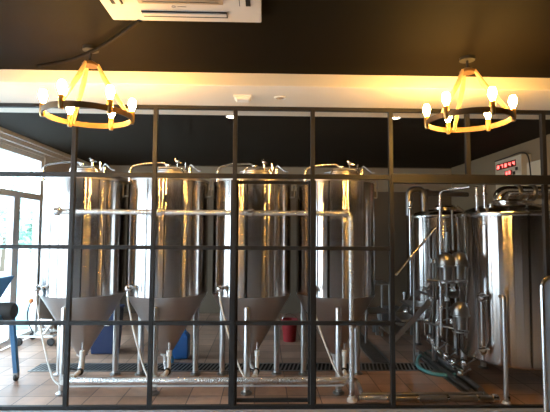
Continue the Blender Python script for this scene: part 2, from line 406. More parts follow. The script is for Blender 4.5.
# ------------------------------------------------------------------ fermenters
RT = 0.405; YT = 4.52
def leg(parent, x, y, ztop, r=.03, foot=True):
    b = NB(); lathe(b, [(0, .012), (r, .012), (r, ztop - r * .6), (r * .8, ztop - r * .2), (0, ztop)], 20, (x, y, 0))
    l = build('leg', b, 'leg', parent)
    if foot:
        b = NB(); lathe(b, [(0, 0), (.055, 0), (.055, .012), (.035, .02), (r * .9, .05), (0, .05)], 24, (x, y, 0)); build('foot', b, 'darksteel', l)
    return l
LEGS = [(-.03, -.36, .80), (-.31, .19, .82), (.27, .2, .84)]
def make_tank():
    t = thing('fermenter_tank', 'x', 'tank', group='conical fermenters in a row')
    zc0, zc1, zs = .27, .885, 2.03
    b = NB(); lathe(b, [(RT, zc1), (RT, 1.2), (RT, 1.6), (RT, zs - .01), (RT - .004, zs)], 96); build('shell', b, 'shell', t)
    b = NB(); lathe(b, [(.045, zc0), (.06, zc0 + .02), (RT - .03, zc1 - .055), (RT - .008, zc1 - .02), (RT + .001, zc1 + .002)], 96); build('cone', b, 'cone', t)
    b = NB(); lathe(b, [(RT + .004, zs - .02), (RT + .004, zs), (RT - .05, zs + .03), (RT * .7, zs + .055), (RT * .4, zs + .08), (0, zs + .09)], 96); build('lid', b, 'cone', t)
    # manway on the lid
    mw = NB(); lathe(mw, [(.17, .1), (.17, .14), (.18, .145), (.18, .155), (.12, .17), (0, .18)], 40, (.05, -.1, zs - .065))
    mwo = build('manway', mw, 'cone', t)
    b = NB(); tube(b, [(-.08, -.24, zs + .06), (-.06, -.25, zs + .11), (.16, -.25, zs + .11), (.19, -.24, zs + .05)], .008, 8, .03); build('handle', b, 'steel', mwo)
    b = NB()
    for dx, dz in ((.12, .17), (.2, .165)):
        tube(b, [(dx, -.2, zs + .09), (dx, -.2, zs + dz)], .011, 8)
    ball(b, (.12, -.2, zs + .18), .022); bar(b, (.09, -.2, zs + .2), (.16, -.2, zs + .16), .02, .012)
    build('clamp', b, 'steel', mwo)
    # overflow pipe arching over the lid
    b = NB(); tube(b, [(-.34, -.24, zs - .03), (-.34, -.24, zs + .12), (-.18, -.22, zs + .155), (.0, -.2, zs + .165), (.03, -.2, zs + .09)], .013, 12, .06)
    ball(b, (.03, -.2, zs + .12), .025); ring(b, (.03, -.2, zs + .14), .022, .012, 20)
    build('overflow_pipe', b, 'steel', t)
    b = NB(); tube(b, [(.2, -.2, zs + .06), (.25, -.22, zs + .15), (.33, -.24, zs + .08), (.36, -.24, zs + .08)], .009, 8, .02)
    tube(b, [(.24, -.2, zs + .04), (.24, -.2, zs + .11)], .018, 12)
    build('relief_valve', b, 'steel', t)
    b = NB(); tube(b, [(RT * .99, -.04, zs - .16), (RT + .03, -.04, zs - .16), (RT + .03, -.04, zs + .02)], .009, 8, .02)
    ball(b, (RT + .03, -.04, zs - .05), .016); build('thermo_tube', b, 'darksteel', t)
    for x, y, z in LEGS: leg(t, x, y, z)
    # sample valve on the front left
    b = NB(); tube(b, [(-.25, -.29, .97), (-.285, -.35, .97)], .014, 12); ball(b, (-.29, -.36, .97), .034); tube(b, [(-.29, -.36, .97), (-.29, -.37, .9)], .012, 10)
    sv = build('sample_valve', b, 'steel', t)
    b = NB(); tube(b, [(-.27, -.385, .985), (-.25, -.4, 1.0), (-.22, -.41, .98), (-.215, -.41, .95)], .008, 8, .02); build('handle', b, 'darksteel', sv)
    b = NB(); tube(b, [(-.29, -.37, .93), (-.285, -.38, .85), (-.2, -.43, .55), (-.09, -.49, .27), (-.03, -.53, .18), (.03, -.54, .14)], .0085, 8, .12); build('hose', b, 'hosewhite', t)
    # drain assembly under the cone
    b = NB(); tube(b, [(0, 0, zc0 + .01), (0, 0, .17), (.05, -.15, .14)], .03, 14, .04); ring(b, (0, 0, zc0 - .005), .045, .02, 24)
    build('drain_elbow', b, 'cone', t)
    b = NB(); tube(b, [(.065, -.16, .16), (.065, -.16, .335)], .019, 12); tube(b, [(.065, -.16, .29), (.065, -.16, .34)], .026, 12); build('vent_tube', b, 'pvc', t)
    b = NB(); tube(b, [(.065, -.16, .335), (.065, -.16, .42)], .009, 8); build('vent_rod', b, 'steel', t)
    b = NB(); ball(b, (.055, -.18, .145), .036); dv = build('drain_valve', b, 'rubber', t)
    b = NB(); bar(b, (.05, -.2, .16), (-.02, -.25, .2), .018, .01); build('handle', b, 'rubber', dv)
    b = NB(); tube(b, [(.055, -.2, .15), (.05, -.3, .14), (.03, -.5, .15)], .022, 12, .02); ring(b, (.047, -.34, .143), .024, .014, 20, .02, 'Y'); build('drain_pipe', b, 'pvc', t)
    return t
cx = [86, 168.5, 252, 335]
labs = ['leftmost tall steel fermenter tank, brightly lit beside the window',
        'second tall steel fermenter tank from the window',
        'third tall steel fermenter tank from the window, behind the screen door',
        'darkest of the tall steel fermenter tanks, farthest from the window']
tank = make_tank()
tanks = []
for i, x in enumerate(cx):
    t = tank if i == 0 else copy_tree(tank)
    t.location = (aY(x, 240, YT).x, YT, 0); t['label'] = labs[i]; tanks.append(t)

# ------------------------------------------------------------------ pipes in front of the tanks
YH = 3.96
pa, pb = aY(53, 212, YH), aY(351, 213, YH)
zt_ = (pa.z + pb.z) / 2
t = thing('riser_pipe', 'film wrapped steel pipe along the fermenter fronts, dropping to the floor', 'pipe', (0, YH, 0))
b = NB(); tube(b, [(pa.x, 0.02, zt_), (pb.x + .0, 0, zt_), (pb.x + .0, 0, .03)], .024, 16, .05); build('pipe', b, 'film', t)
for px in (57, 160, 250, 345):
    x = aY(px, 212, YH).x; b = NB(); ring(b, (x, 0, zt_), .03, .016, 24, .035, 'X'); ball(b, (x + .02, -.005, zt_ + .012), .028); 
    tube(b, [(x + .02, 0, zt_), (x + .02, .09, zt_)], .014, 10)
    build('pipe_clamp', b, 'steel', t)
b = NB(); lathe(b, [(0, 0), (.045, 0), (.045, .02), (.03, .03), (.03, .05), (0, .05)], 20, (pb.x, 0, 0)); build('floor_socket', b, 'pvc', t)
b = NB(); ring(b, (pb.x, 0, aY(353, 322, YH).z), .028, .012, 24, .03); build('pipe_clamp', b, 'rubber', t)
YL = 3.99
pa, pb = aY(66, 381, YL), aY(344, 380, YL)
t = thing('drain_header_pipe', 'film wrapped low pipe collecting the fermenter drains above the floor', 'pipe', (0, YL, 0))
b = NB(); tube(b, [(pa.x, 0, pa.z), (pb.x, 0, pa.z)], .031, 18); build('pipe', b, 'film', t)
b = NB(); tube(b, [(pa.x, .01, pa.z - .05), (pb.x, .01, pa.z - .05)], .008, 8); build('rod', b, 'pvc', t)
for px in (150, 233, 312):
    x = aY(px, 385, YL).x
    b = NB(); bar(b, (x, 0.01, 0), (x, 0.01, pa.z - .03), .02, .02); build('support', b, 'darksteel', t)
b = NB(); tube(b, [(pb.x, 0, pa.z), (pb.x + .12, .02, pa.z), (pb.x + .16, .02, .06)], .02, 14, .04); ring(b, (pb.x + .02, 0, pa.z), .034, .014, 24, .03, 'X')
build('elbow', b, 'film', t)
for tk in tanks[:]:
    pass
# front floor pipe run on the right
pc, pd = aZ(358, 397, .05), aZ(496, 399, .05)
t = thing('floor_pipe_run', 'steel pipes along the floor edge in front of the kettle, capped at one end', 'pipe', (0, 0, 0))
yy = (pc.y + pd.y) / 2
b = NB(); tube(b, [(pc.x, yy, .045), (pd.x, yy, .045)], .026, 14); build('pipe', b, 'darksteel', t)
b = NB(); tube(b, [(aZ(360, 392, .05).x, yy + .11, .04), (pd.x - .05, yy + .11, .04)], .022, 14); build('pipe', b, 'darksteel', t)
b = NB(); lathe(b, [(0, -.03), (.035, -.03), (.035, .02), (.02, .035), (0, .035)], 20, (pd.x + .01, yy, .045), Matrix.Rotation(PI / 2, 3, 'Y')); build('end_cap', b, 'steel', t)
for k in range(5):
    x = pc.x + .25 + k * .27; b = NB(); ring(b, (x, yy, .045), .03, .008, 20, .02, 'X'); build('collar', b, 'steel', t)
b = NB(); tube(b, [(pc.x, yy, .046), (pc.x + .26, yy, .046)], .03, 14); build('wrapped_end', b, 'film', t)
# runs leading away under the valves
t = thing('side_pipe_run', 'steel pipes along the floor leading back beside the kettle', 'pipe')
b = NB(); tube(b, [(pd.x - .02, yy + .2, .045), (pd.x - .02, 5.4, .045)], .03, 14); build('pipe', b, 'darksteel', t)
b = NB(); tube(b, [(pd.x - .11, yy + .2, .035), (pd.x - .11, 5.4, .035)], .024, 14); build('pipe', b, 'darksteel', t)
b = NB(); box(b, (pd.x - .17, yy + .15, 0), (pd.x + .05, 5.5, .012)); build('tray', b, 'darksteel', t, smooth=False)

# ------------------------------------------------------------------ drain grates
def grate(name, x0, x1, y0, y1, label, along='x'):
    t = thing(name, label, 'grate', ((x0 + x1) / 2, (y0 + y1) / 2, 0.0)); hx, hy = (x1 - x0) / 2, (y1 - y0) / 2
    b = NB(); box(b, (-hx, -hy, .0005), (hx, hy, .003)); build('channel', b, 'slot', t, smooth=False)
    b = NB()
    for s in (-1, 1):
        if along == 'x': box(b, (-hx, s * (hy - .012) - .012, .0035), (hx, s * (hy - .012) + .012, .008))
        else: box(b, (s * (hx - .012) - .012, -hy, .0035), (s * (hx - .012) + .012, hy, .008))
    L = hx if along == 'x' else hy; s_ = -L
    while s_ < L - .05:
        if along == 'x': bar(b, (s_, -hy + .012, .0055), (s_ + .05, hy - .012, .0055), .017, .004)
        else: bar(b, (-hx + .012, s_, .0055), (hx - .012, s_ + .05, .0055), .017, .004)
        s_ += .045
    build('grille', b, 'grate', t, smooth=False)
ga, gb = aZ(36, 367, 0), aZ(435, 370, 0)
gy0, gy1 = aZ(250, 371.5, 0).y, aZ(250, 363.5, 0).y
grate('drain_grate', ga.x, gb.x, gy0, gy1, 'long slatted steel drain grate across the tiles under the tanks')
gc = aZ(377, 350, 0)
grate('drain_grate', gc.x - .2, gc.x + .02, gy1 + .01, 7.6, 'slatted drain grate leading back to the rear wall', 'y')

# ------------------------------------------------------------------ brew kettles
YK = 4.45; RK = .52
def make_kettle(t, z0, z1, rk, legs):
    b = NB(); lathe(b, [(rk - .1, z0 - .035), (rk - .02, z0 - .01), (rk, z0 + .02), (rk, z1 - .01), (rk - .003, z1)], 112); build('shell', b, 'shell', t)
    b = NB(); lathe(b, [(0, z0 - .03), (rk - .1, z0 - .036)], 64); build('base_plate', b, 'cone', t)
    b = NB(); lathe(b, [(rk + .012, z1 - .018), (rk + .016, z1), (rk + .012, z1 + .018), (rk - .05, z1 + .03), (rk * .85, z1 + .055), (rk * .6, z1 + .1), (rk * .3, z1 + .125), (0, z1 + .13)], 96); build('lid', b, 'steel', t)
    for a in legs:
        b = NB(); x, y = (rk - .04) * math.cos(a), (rk - .04) * math.sin(a)
        tube(b, [(x, y, .01), (x, y, z0 + .02)], .032, 16); l = build('leg', b, 'leg', t)
        b = NB(); lathe(b, [(0, 0), (.06, 0), (.05, .012), (.03, .02), (0, .02)], 20, (x, y, 0)); build('foot', b, 'darksteel', l)
xk = aY(511, 240, YK).x
kf = YK - RK
zk1 = aY(505, 213, kf).z; zk0 = aY(524, 370, kf).z
k1 = thing('brew_kettle', 'large shiny steel brew kettle at the right, with sight tube', 'kettle', (xk, YK, 0), 'brewhouse vessels')
make_kettle(k1, zk0, zk1, RK, [math.radians(a) for a in (20, 100, 160, 330)])
# tall front support pipe with rounded top
pp = aY(506, 399, kf - .03)
bx_ = aY(504, 297, kf - .03)
b = NB(); x = pp.x - xk
tube(b, [(x, -RK + .02, bx_.z), (x, -RK - .035, bx_.z), (x, -RK - .035, .0)], .02, 14, .04); fl = build('leg', b, 'leg', k1)
b = NB(); lathe(b, [(0, 0), (.04, 0), (.03, .02), (0, .02)], 16, (x, -RK - .035, 0)); build('foot', b, 'pvc', fl)
# sight tube (level gauge)
def kp(px, py, off=.05): v = aY(px, py, kf + .08 - off); return v
sx, sy = -.845 * RK, -.535 * RK
za, zb = aY(480, 297, YK + sy - .05).z, aY(480, 350, YK + sy - .05).z
gx, gy = sx * 1.13, sy * 1.13 - .02
for dz in (za, zb):
    b = NB(); tube(b, [(sx * .97, sy * .97, dz), (gx, gy, dz)], .015, 10); ball(b, (gx, gy, dz), .034); ring(b, (gx, gy - .01, dz), .038, .014, 20, .02, 'Y')
    bar(b, (gx - .05, gy - .03, dz + .01), (gx + .05, gy - .035, dz + .02), .02, .014)
    build('gauge_valve', b, 'steel', k1)
b = NB(); tube(b, [(gx, gy, zb - .09), (gx, gy, za + .03)], .014, 12); build('sight_tube', b, 'steel', k1)
b = NB(); tube(b, [(gx - .035, gy, zb), (gx - .035, gy, za)], .008, 8); tube(b, [(gx + .035, gy, zb), (gx + .035, gy, za)], .008, 8); build('guard_rod', b, 'darksteel', k1)
b = NB(); tube(b, [(gx - .01, gy + .01, za + .03), (gx - .01, gy + .01, zk1 - .06), (sx, sy, zk1 - .06)], .007, 8); tube(b, [(gx + .02, gy + .01, za + .03), (gx + .02, gy + .01, zk1 - .1), (sx, sy, zk1 - .1)], .007, 8); build('instrument_tube', b, 'steel', k1)
# manway dome and steam stack on the lid
b = NB(); lathe(b, [(.15, zk1 + .06), (.15, zk1 + .115), (.165, zk1 + .12), (.165, zk1 + .135), (.12, zk1 + .155), (0, zk1 + .165)], 48, (-.08, -.12, 0)); mw = build('manway', b, 'steel', k1)
b = NB(); tube(b, [(-.2, -.3, zk1 + .14), (-.2, -.34, zk1 + .2), (0, -.34, zk1 + .2), (0, -.3, zk1 + .14)], .01, 8, .03); build('handle', b, 'steel', mw)
zz = aY(500, 191.5, YK).z
b = NB(); tube(b, [(-.05, .1, zk1 + .08), (-.05, .1, zz), (1.0, .1, zz)], .072, 28, .1); st_ = build('steam_duct', b, 'steel', k1)
for xx in (.14, .3): b = NB(); ring(b, (xx, .1, zz), .077, .02, 36, .03, 'X'); build('duct_flange', b, 'darksteel', st_)
b = NB(); ring(b, (-.05, .1, zk1 + .13), .077, .02, 36, .03)
build('duct_flange', b, 'darksteel', st_)
b = NB()
for dx, dy, hh in ((-.42, -.14, .27), (-.36, -.18, .29), (-.31, -.2, .1)):
    tube(b, [(dx, dy, zk1 + .03), (dx, dy, zk1 + hh)], .016, 12); ring(b, (dx, dy, zk1 + hh * .7), .022, .014, 18); ball(b, (dx, dy, zk1 + hh), .02)
build('spray_inlet', b, 'steel', k1)
b = NB(); tube(b, [(.25, -.2, zk1 + .06), (.33, -.22, zk1 + .18), (.4, -.24, zk1 + .08)], .01, 8); tube(b, [(.29, -.1, zk1 + .06), (.34, -.12, zk1 + .24)], .008, 8); build('lid_prop', b, 'steel', k1)

YK2 = 6.1
xk2 = aY(441, 240, YK2).x; R2 = .47
zt2 = aY(428, 216, YK2 - R2).z
k2 = thing('mash_tun', 'smaller looking steel mash vessel with curved vent elbow behind the kettle', 'vessel', (xk2, YK2, 0), 'brewhouse vessels')
make_kettle(k2, .35, zt2, R2, [math.radians(a) for a in (200, 270, 340, 90)])
pe = aY(417, 200, YK2 - .1)
b = NB(); ex = aY(409, 205, YK2 - .1).x - xk2; ex2 = aY(424, 205, YK2 - .1).x - xk2; ez = aY(415, 190, YK2).z
tube(b, [(ex, -.1, zt2 + .02), (ex, -.1, ez), (ex2, -.1, ez), (ex2, -.1, zt2 + .06)], .045, 20, .1)
el = build('vent_elbow', b, 'darksteel', k2)
b = NB(); tube(b, [(ex - .06, -.32, .5), (ex - .06, -.32, zt2 + .2)], .018, 12); ball(b, (ex - .06, -.32, zt2 + .12), .03); build('side_pipe', b, 'steel', k2)
b = NB(); tube(b, [(ex2 + .03, -.1, ez - .05), (.35, -.1, ez - .07)], .035, 14, .05); ring(b, (ex2 + .05, -.1, ez - .05), .05, .015, 24, .03, 'X'); build('vapour_pipe', b, 'darksteel', k2)
b = NB(); lathe(b, [(.16, zt2 + .05), (.16, zt2 + .13), (.12, zt2 + .16), (0, zt2 + .17)], 36, (0, -.15, 0)); build('manway', b, 'steel', k2)
b = NB(); tube(b, [(.1, -.3, zt2 + .15), (.3, -.32, zt2 + .0)], .008, 8); build('lid_prop', b, 'steel', k2)

# ------------------------------------------------------------------ valve manifold beside the kettle
XM = xk - RK - .12
t = thing('valve_manifold', 'cluster of steel valves and vertical pipes beside the kettle', 'valves', (XM, 4.9, 0))
def mp(px, py, dy=0): v = aY(px, py, 4.9 + dy); return Vector((v.x - XM, dy, v.z))
def pipe(path, r=.017, name='pipe', m='steel', rad=.05, par=t):
    b = NB(); tube(b, path, r, 12, rad); return build(name, b, m, par)
pipe([mp(470, 187, -.55), mp(440, 191, -.3), mp(441, 335, -.3)], .016)
pipe([mp(434, 228, .1), mp(433, 352, .1)], .014, m='darksteel')
pipe([mp(447, 232), mp(447, 360)], .013, m='darksteel')
pipe([mp(427, 280), mp(470, 284, -.2)], .013, m='darksteel')
pipe([mp(424, 322, .1), mp(462, 330, -.2)], .015, m='darksteel')
pipe([mp(438, 300), mp(438, 352), mp(455, 368, -.3)], .018)
pipe([mp(430, 300, .2), mp(425, 312, .2), mp(425, 335, .2)], .012)
pipe([mp(452, 210, -.2), mp(453, 250, -.2)], .01, m='darksteel')
def valve(c, s=1.0, name='butterfly_valve', rot=0):
    b = NB(); c = Vector(c)
    ring(b, c, .028 * s, .014 * s, 20, .02 * s, 'Z'); ring(b, c + Vector((0, 0, .035 * s)), .028 * s, .01 * s, 20, .012 * s, 'Z'); ball(b, c + Vector((0, 0, .017 * s)), .03 * s)
    tube(b, [c + Vector((0, 0, .015 * s)), c + Vector((-.0, -.06 * s, .015 * s))], .009 * s, 8)
    v = build(name, b, 'steel', t)
    b = NB(); a = rot; e = c + Vector((math.cos(a) * .1 * s, -.065 * s, .015 * s + math.sin(a) * .1 * s)); bar(b, c + Vector((0, -.06 * s, .015 * s)), e, .016 * s, .012 * s); ball(b, e, .013 * s); build('handle', b, 'darksteel', v)
for i, (px, py, dy) in enumerate([(433, 262, .1), (440, 285, -.3), (431, 300, .1), (441, 309, -.3), (427, 322, .1), (447, 300, 0), (438, 322, 0), (452, 322, -.2), (447, 345, 0), (433, 342, .1), (441, 262, -.3), (453, 290, -.2), (424, 290, .1), (445, 275, .0)]):
    valve(mp(px, py, dy), .95, rot=(i * 1.1) % 3.1)
def dome(px, py, label):                      # glass-like domed actuator with cage rods
    c = mp(px, py, -.75)
    b = NB(); lathe(b, [(0, .09), (.03, .085), (.06, .065), (.078, .03), (.082, 0), (.082, -.03), (.05, -.035), (0, -.035)], 28, c); d = build('domed_housing', b, 'darksteel', t)
    b = NB(); ring(b, c + Vector((0, 0, -.04)), .085, .012, 28, .014); ring(b, c + Vector((0, 0, -.19)), .07, .012, 28, .014)
    for k in range(4): 
        a = k * PI / 2 + .5; tube(b, [c + Vector((.078 * math.cos(a), .078 * math.sin(a), -.03)), c + Vector((.066 * math.cos(a), .066 * math.sin(a), -.24))], .008, 8)
    build('cage', b, 'darksteel', d)
    b = NB(); lathe(b, [(0, 0), (.05, 0), (.05, .12), (0, .12)], 20, c + Vector((0, 0, -.17))); build('body', b, 'darksteel', d)
dome(459, 261, ''); dome(460, 311, '')
dome(446, 262, '')
# low valves above the floor tray
for px, py, dy in ((429, 338, .3), (436, 349, 0), (446, 357, -.25), (453, 363, -.4), (464, 364, -.55), (460, 374, -.55)):
    valve(mp(px, py, dy), .9, 'tray_valve', rot=.6)
pipe([mp(428, 340, .4), mp(464, 372, -.55)], .02, 'header_pipe', 'darksteel')
for px, dy in ((433, .1), (447, 0)):
    v = mp(px, 345, dy); pipe([(v.x, v.y, v.z), (v.x, v.y, .0)], .016, 'leg', 'leg')

# teal hose on the floor
hp = [aZ(463, 374, .05), aZ(448, 375, .025), aZ(430, 373, .02), aZ(419, 367, .02), aZ(417.5, 361, .02), aZ(421, 355.5, .02), aZ(433, 350.5, .03), aZ(436, 349, .06)]
def catmull(P, n=6):
    P = [P[0]] + P + [P[-1]]; out = []
    for i in range(1, len(P) - 2):
        for k in range(n):
            u = k / n; a, b_, c, d_ = P[i - 1:i + 3]
            out.append(.5 * ((2 * b_) + (c - a) * u + (2 * a - 5 * b_ + 4 * c - d_) * u * u + (3 * b_ - a - 3 * c + d_) * u ** 3))
    return out + [P[-2]]
b = NB(); tube(b, catmull(hp), .02, 12); tag(build('flexible_hose', b, 'teal'), 'teal flexible hose looped on the tiles beside the floor pipes', 'hose')

# ------------------------------------------------------------------ step platform with handrail
YS = 4.99
t = thing('step_ladder', 'grey metal steps with slanting handrail in front of the mash vessel', 'steps', (0, YS, 0))
def sp(px, py, dy=0): v = aY(px, py, YS + dy); return Vector((v.x, dy, v.z))
b = NB(); tube(b, [sp(396, 275), sp(437, 226)], .016, 12); build('handrail', b, 'steel', t)
for dy in (0, .5):
    b = NB(); a, c = sp(392, 342), sp(433, 298); a.y = c.y = dy; bar(b, a, c, .03, .055); build('stringer', b, 'darksteel', t)
for px, p0, p1 in ((414, 254, 344), (436, 228, 345)):
    b = NB(); a, c = sp(px, p0), sp(px, p1); c.z = 0; tube(b, [a, c], .013, 10); build('post', b, 'darksteel', t)
a, c = sp(392, 342), sp(433, 298)
for k in range(3):
    q = a.lerp(c, (k + .6) / 3.4); b = NB(); box(b, (q.x - .11, .01, q.z - .01), (q.x + .11, .49, q.z + .015)); build('tread', b, 'darksteel', t, smooth=False)
b = NB(); box(b, (c.x, 0, c.z - .0), (c.x + .5, .5, c.z + .03)); build('platform', b, 'darksteel', t, smooth=False)
b = NB(); q = Vector((c.x + .47, .45, 0)); tube(b, [q, q + Vector((0, 0, c.z))], .016, 10); build('post', b, 'darksteel', t)
# dark pump on the floor by the steps
pu = aZ(397, 339, 0)
t = thing('transfer_pump', 'dark motor pump on a low frame behind the steps', 'pump', (pu.x, pu.y + .35, 0))
b = NB(); lathe(b, [(0, -.17), (.1, -.17), (.11, -.13), (.11, .12), (.09, .17), (0, .17)], 28, (0, 0, .3), Matrix.Rotation(PI / 2, 3, 'Y')); build('motor', b, 'grey', t)
b = NB(); lathe(b, [(0, -.05), (.12, -.05), (.13, 0), (.12, .05), (0, .05)], 28, (.23, 0, .3), Matrix.Rotation(PI / 2, 3, 'Y')); build('pump_head', b, 'steel', t)
b = NB(); tube(b, [(.23, 0, .35), (.23, 0, .62)], .025, 14); ring(b, (.23, 0, .6), .035, .02, 20); build('outlet', b, 'steel', t)
b = NB(); box(b, (-.25, -.13, .14), (.33, .13, .18))
for sx_ in (-.22, .3):
    for sy_ in (-.1, .1): box(b, (sx_ - .02, sy_ - .02, 0), (sx_ + .02, sy_ + .02, .14))
build('frame', b, 'grey', t, smooth=False)
# dim steel frame standing between the last fermenter and the steps
fr = aZ(378, 343, 0)
t = thing('equipment_rack', 'dark steel tube rack between the last fermenter and the steps', 'rack', (fr.x, fr.y, 0))
hz = aY(378, 285, fr.y).z
for x_ in (-.17, .17):
    for y_ in (0, .4):
        b = NB(); tube(b, [(x_, y_, 0), (x_ * (.8 if x_ < 0 else 1), y_, hz)], .016, 10); build('leg', b, 'darksteel', t)
for z_ in (hz, hz * .5):
    b = NB(); box(b, (-.18, -.01, z_), (.18, .41, z_ + .02)); build('shelf', b, 'darksteel', t, smooth=False)

# ------------------------------------------------------------------ bins behind the tanks
p = aZ(101, 355, 0)
t = thing('waste_bin', 'navy blue square bin on the tiles behind the leftmost fermenter', 'bin', (p.x, p.y + .16, 0))
def taper(b, w0, d0, w1, d1, z0, z1):
    vs = [b.verts.new((sx * w / 2, sy * d / 2, z)) for w, d, z in ((w0, d0, z0), (w1, d1, z1)) for sx, sy in ((-1, -1), (1, -1), (1, 1), (-1, 1))]
    for f in ((3, 2, 1, 0), (4, 5, 6, 7), (0, 1, 5, 4), (1, 2, 6, 5), (2, 3, 7, 6), (3, 0, 4, 7)): b.faces.new([vs[k] for k in f])
b = NB(); taper(b, .28, .28, .33, .33, 0, .52); build('body', b, 'navy', t, smooth=False, bevel=.02)
b = NB(); taper(b, .35, .35, .34, .34, .525, .56); build('lid', b, 'navy', t, smooth=False, bevel=.01)
b = NB(); tube(b, [(-.02, -.16, .36), (-.02, -.19, .36), (.1, -.19, .36), (.1, -.16, .36)], .006, 8, .02); build('handle', b, 'steel', t)
p = aZ(179, 360, 0)
t = thing('jerrycan', 'blue plastic jerrycan on the tiles behind the second fermenter', 'can', (p.x, p.y + .1, 0))
b = NB(); box(b, (-.1, -.09, 0), (.1, .09, .27)); taper(b, .2, .18, .12, .12, .265, .31); build('body', b, 'can', t, smooth=False, bevel=.02)
b = NB(); tube(b, [(-.05, 0, .3), (-.05, 0, .34), (.05, 0, .34), (.05, 0, .3)], .012, 10, .02); build('handle', b, 'can', t)
p = aZ(171, 362, 0)
b = NB(); lathe(b, [(0, 0), (.045, 0), (.05, .05), (.035, .075), (.03, .11), (.0, .115)], 24); o = build('cleaning_bottle', b, 'cap', loc=(p.x - .01, p.y - .02, 0)); tag(o, 'small bright blue bottle on the floor beside the jerrycan', 'bottle')
p = aZ(290, 343, 0)
t = thing('bucket', 'red plastic bucket on the floor behind the third fermenter', 'bucket', (p.x, p.y + .12, 0))
b = NB(); lathe(b, [(0, 0), (.085, 0), (.112, .28), (.12, .285), (.12, .3), (.107, .3), (.08, .02), (0, .02)], 36); build('body', b, 'red', t)
b = NB(); tube(b, [(-.115, 0, .28)] + [(-.115 * math.cos(a * PI / 8), -.03, .26 + .12 * math.sin(a * PI / 8)) for a in range(1, 8)] + [(.115, 0, .28)], .004, 8); build('handle', b, 'steel', t)

# ------------------------------------------------------------------ blue mill at the left edge
pm = aZ(16, 381, 0)
t = thing('malt_mill', 'blue painted malt mill on splayed castor legs at the left edge', 'mill', (pm.x - .3, pm.y - .2, 0))
ox = Vector(t.location)
def lm(px, py, y=None):
    yv = ox.y if y is None else y
    v = aY(px, py, yv); return Vector((v.x - ox.x, v.y - ox.y, v.z))
ztop = lm(5, 318).z
for sx_, sy_ in ((1, -1), (-1, -1), (1, 1), (-1, 1)):
    b = NB(); bar(b, ((lm(3, 320).x if sx_ > 0 else -.2), .14 * sy_, ztop + .02), (.3 * sx_, .2 * sy_, .085), .045, .045); l = build('leg', b, 'blue', t, bevel=.004)
    b = NB(); lathe(b, [(0, -.014), (.032, -.014), (.036, -.008), (.036, .008), (.032, .014), (0, .014)], 24, (.3 * sx_, .2 * sy_, .037), Matrix.Rotation(PI / 2, 3, 'Y')); build('castor', b, 'rubber', l)
    b = NB(); box(b, (.3 * sx_ - .022, .2 * sy_ - .02, .04), (.3 * sx_ + .022, .2 * sy_ + .02, .09)); build('castor_fork', b, 'darksteel', l, smooth=False)
b = NB(); box(b, (-.22, -.16, ztop), (lm(8, 320).x, .16, ztop + .05)); build('bed_plate', b, 'blue', t, smooth=False, bevel=.005)
b = NB(); lathe(b, [(0, -.16), (.075, -.16), (.085, -.13), (.085, .12), (.07, .15), (0, .15)], 28, (lm(16, 315).x - .15, -.03, ztop + .07), Matrix.Rotation(PI / 2, 3, 'Y')); build('motor', b, 'rubber', t)
b = NB(); box(b, (-.22, -.12, ztop + .05), (-.1, .12, ztop + .26)); build('roller_box', b, 'blue', t, smooth=False, bevel=.005)
zh = lm(5, 277).z
hx_ = lm(6, 280).x; vs = NB(); taper(vs, 2 * (lm(-6, 303).x + .15), .14, 2 * (hx_ + .15), .3, lm(0, 303).z, zh); taper(vs, .2, .12, .2, .12, ztop + .05, lm(0, 302).z)
build('hopper', vs, 'blue', t, loc=(-.15, 0, 0), smooth=False, bevel=.004)

# pump trolley behind the left tank
pl, pr = aZ(17, 346, 0), aZ(54, 345, 0)
t = thing('pump_trolley', 'low white framed pump trolley on castors beside the leftmost fermenter', 'trolley', (pl.x, pl.y, 0))
wx = pr.x - pl.x
b = NB(); 
for y_ in (0, .35): tube(b, [(0, y_, .12), (wx, y_, .12)], .014, 10)
for x_ in (0, wx): tube(b, [(x_, 0, .12), (x_, .35, .12)], .014, 10)
build('frame', b, 'pvc', t)
for x_ in (.02, wx - .02):
    for y_ in (0, .35):
        b = NB(); lathe(b, [(0, -.015), (.045, -.015), (.05, -.006), (.05, .006), (.045, .015), (0, .015)], 24, (x_, y_, .051), Matrix.Rotation(PI / 2, 3, 'X')); build('castor', b, 'rubber', t)
zp = aY(35, 264, pl.y).z
b = NB(); tube(b, [(wx * .48, .02, .12), (wx * .48, .02, zp)], .02, 12); build('post', b, 'leg', t)
b = NB(); lathe(b, [(0, -.12), (.07, -.12), (.08, -.08), (.08, .1), (0, .12)], 24, (wx * .6, .18, .24), Matrix.Rotation(PI / 2, 3, 'Y')); box(b, (wx * .6 - .1, .1, .12), (wx * .6 + .1, .26, .17)); build('motor', b, 'steel', t)
zo = aY(29, 301, pl.y).z
b = NB(); ball(b, (wx * .32, .02, zo), .032); q = build('knob', b, 'orange', t)
b = NB(); tube(b, catmull([Vector((wx * .32, .02, zo - .02)), Vector((wx * .26, .0, zo - .15)), Vector((wx * .3, 0, zo - .28)), Vector((wx * .45, 0, .16))]), .009, 8); build('cable', b, 'rubber', t)
b = NB(); tube(b, [(wx * .48, .02, .16), (wx * .75, 0, .15), (wx * 1.0, -.02, .3)], .016, 10, .05); build('hose', b, 'pvc', t)

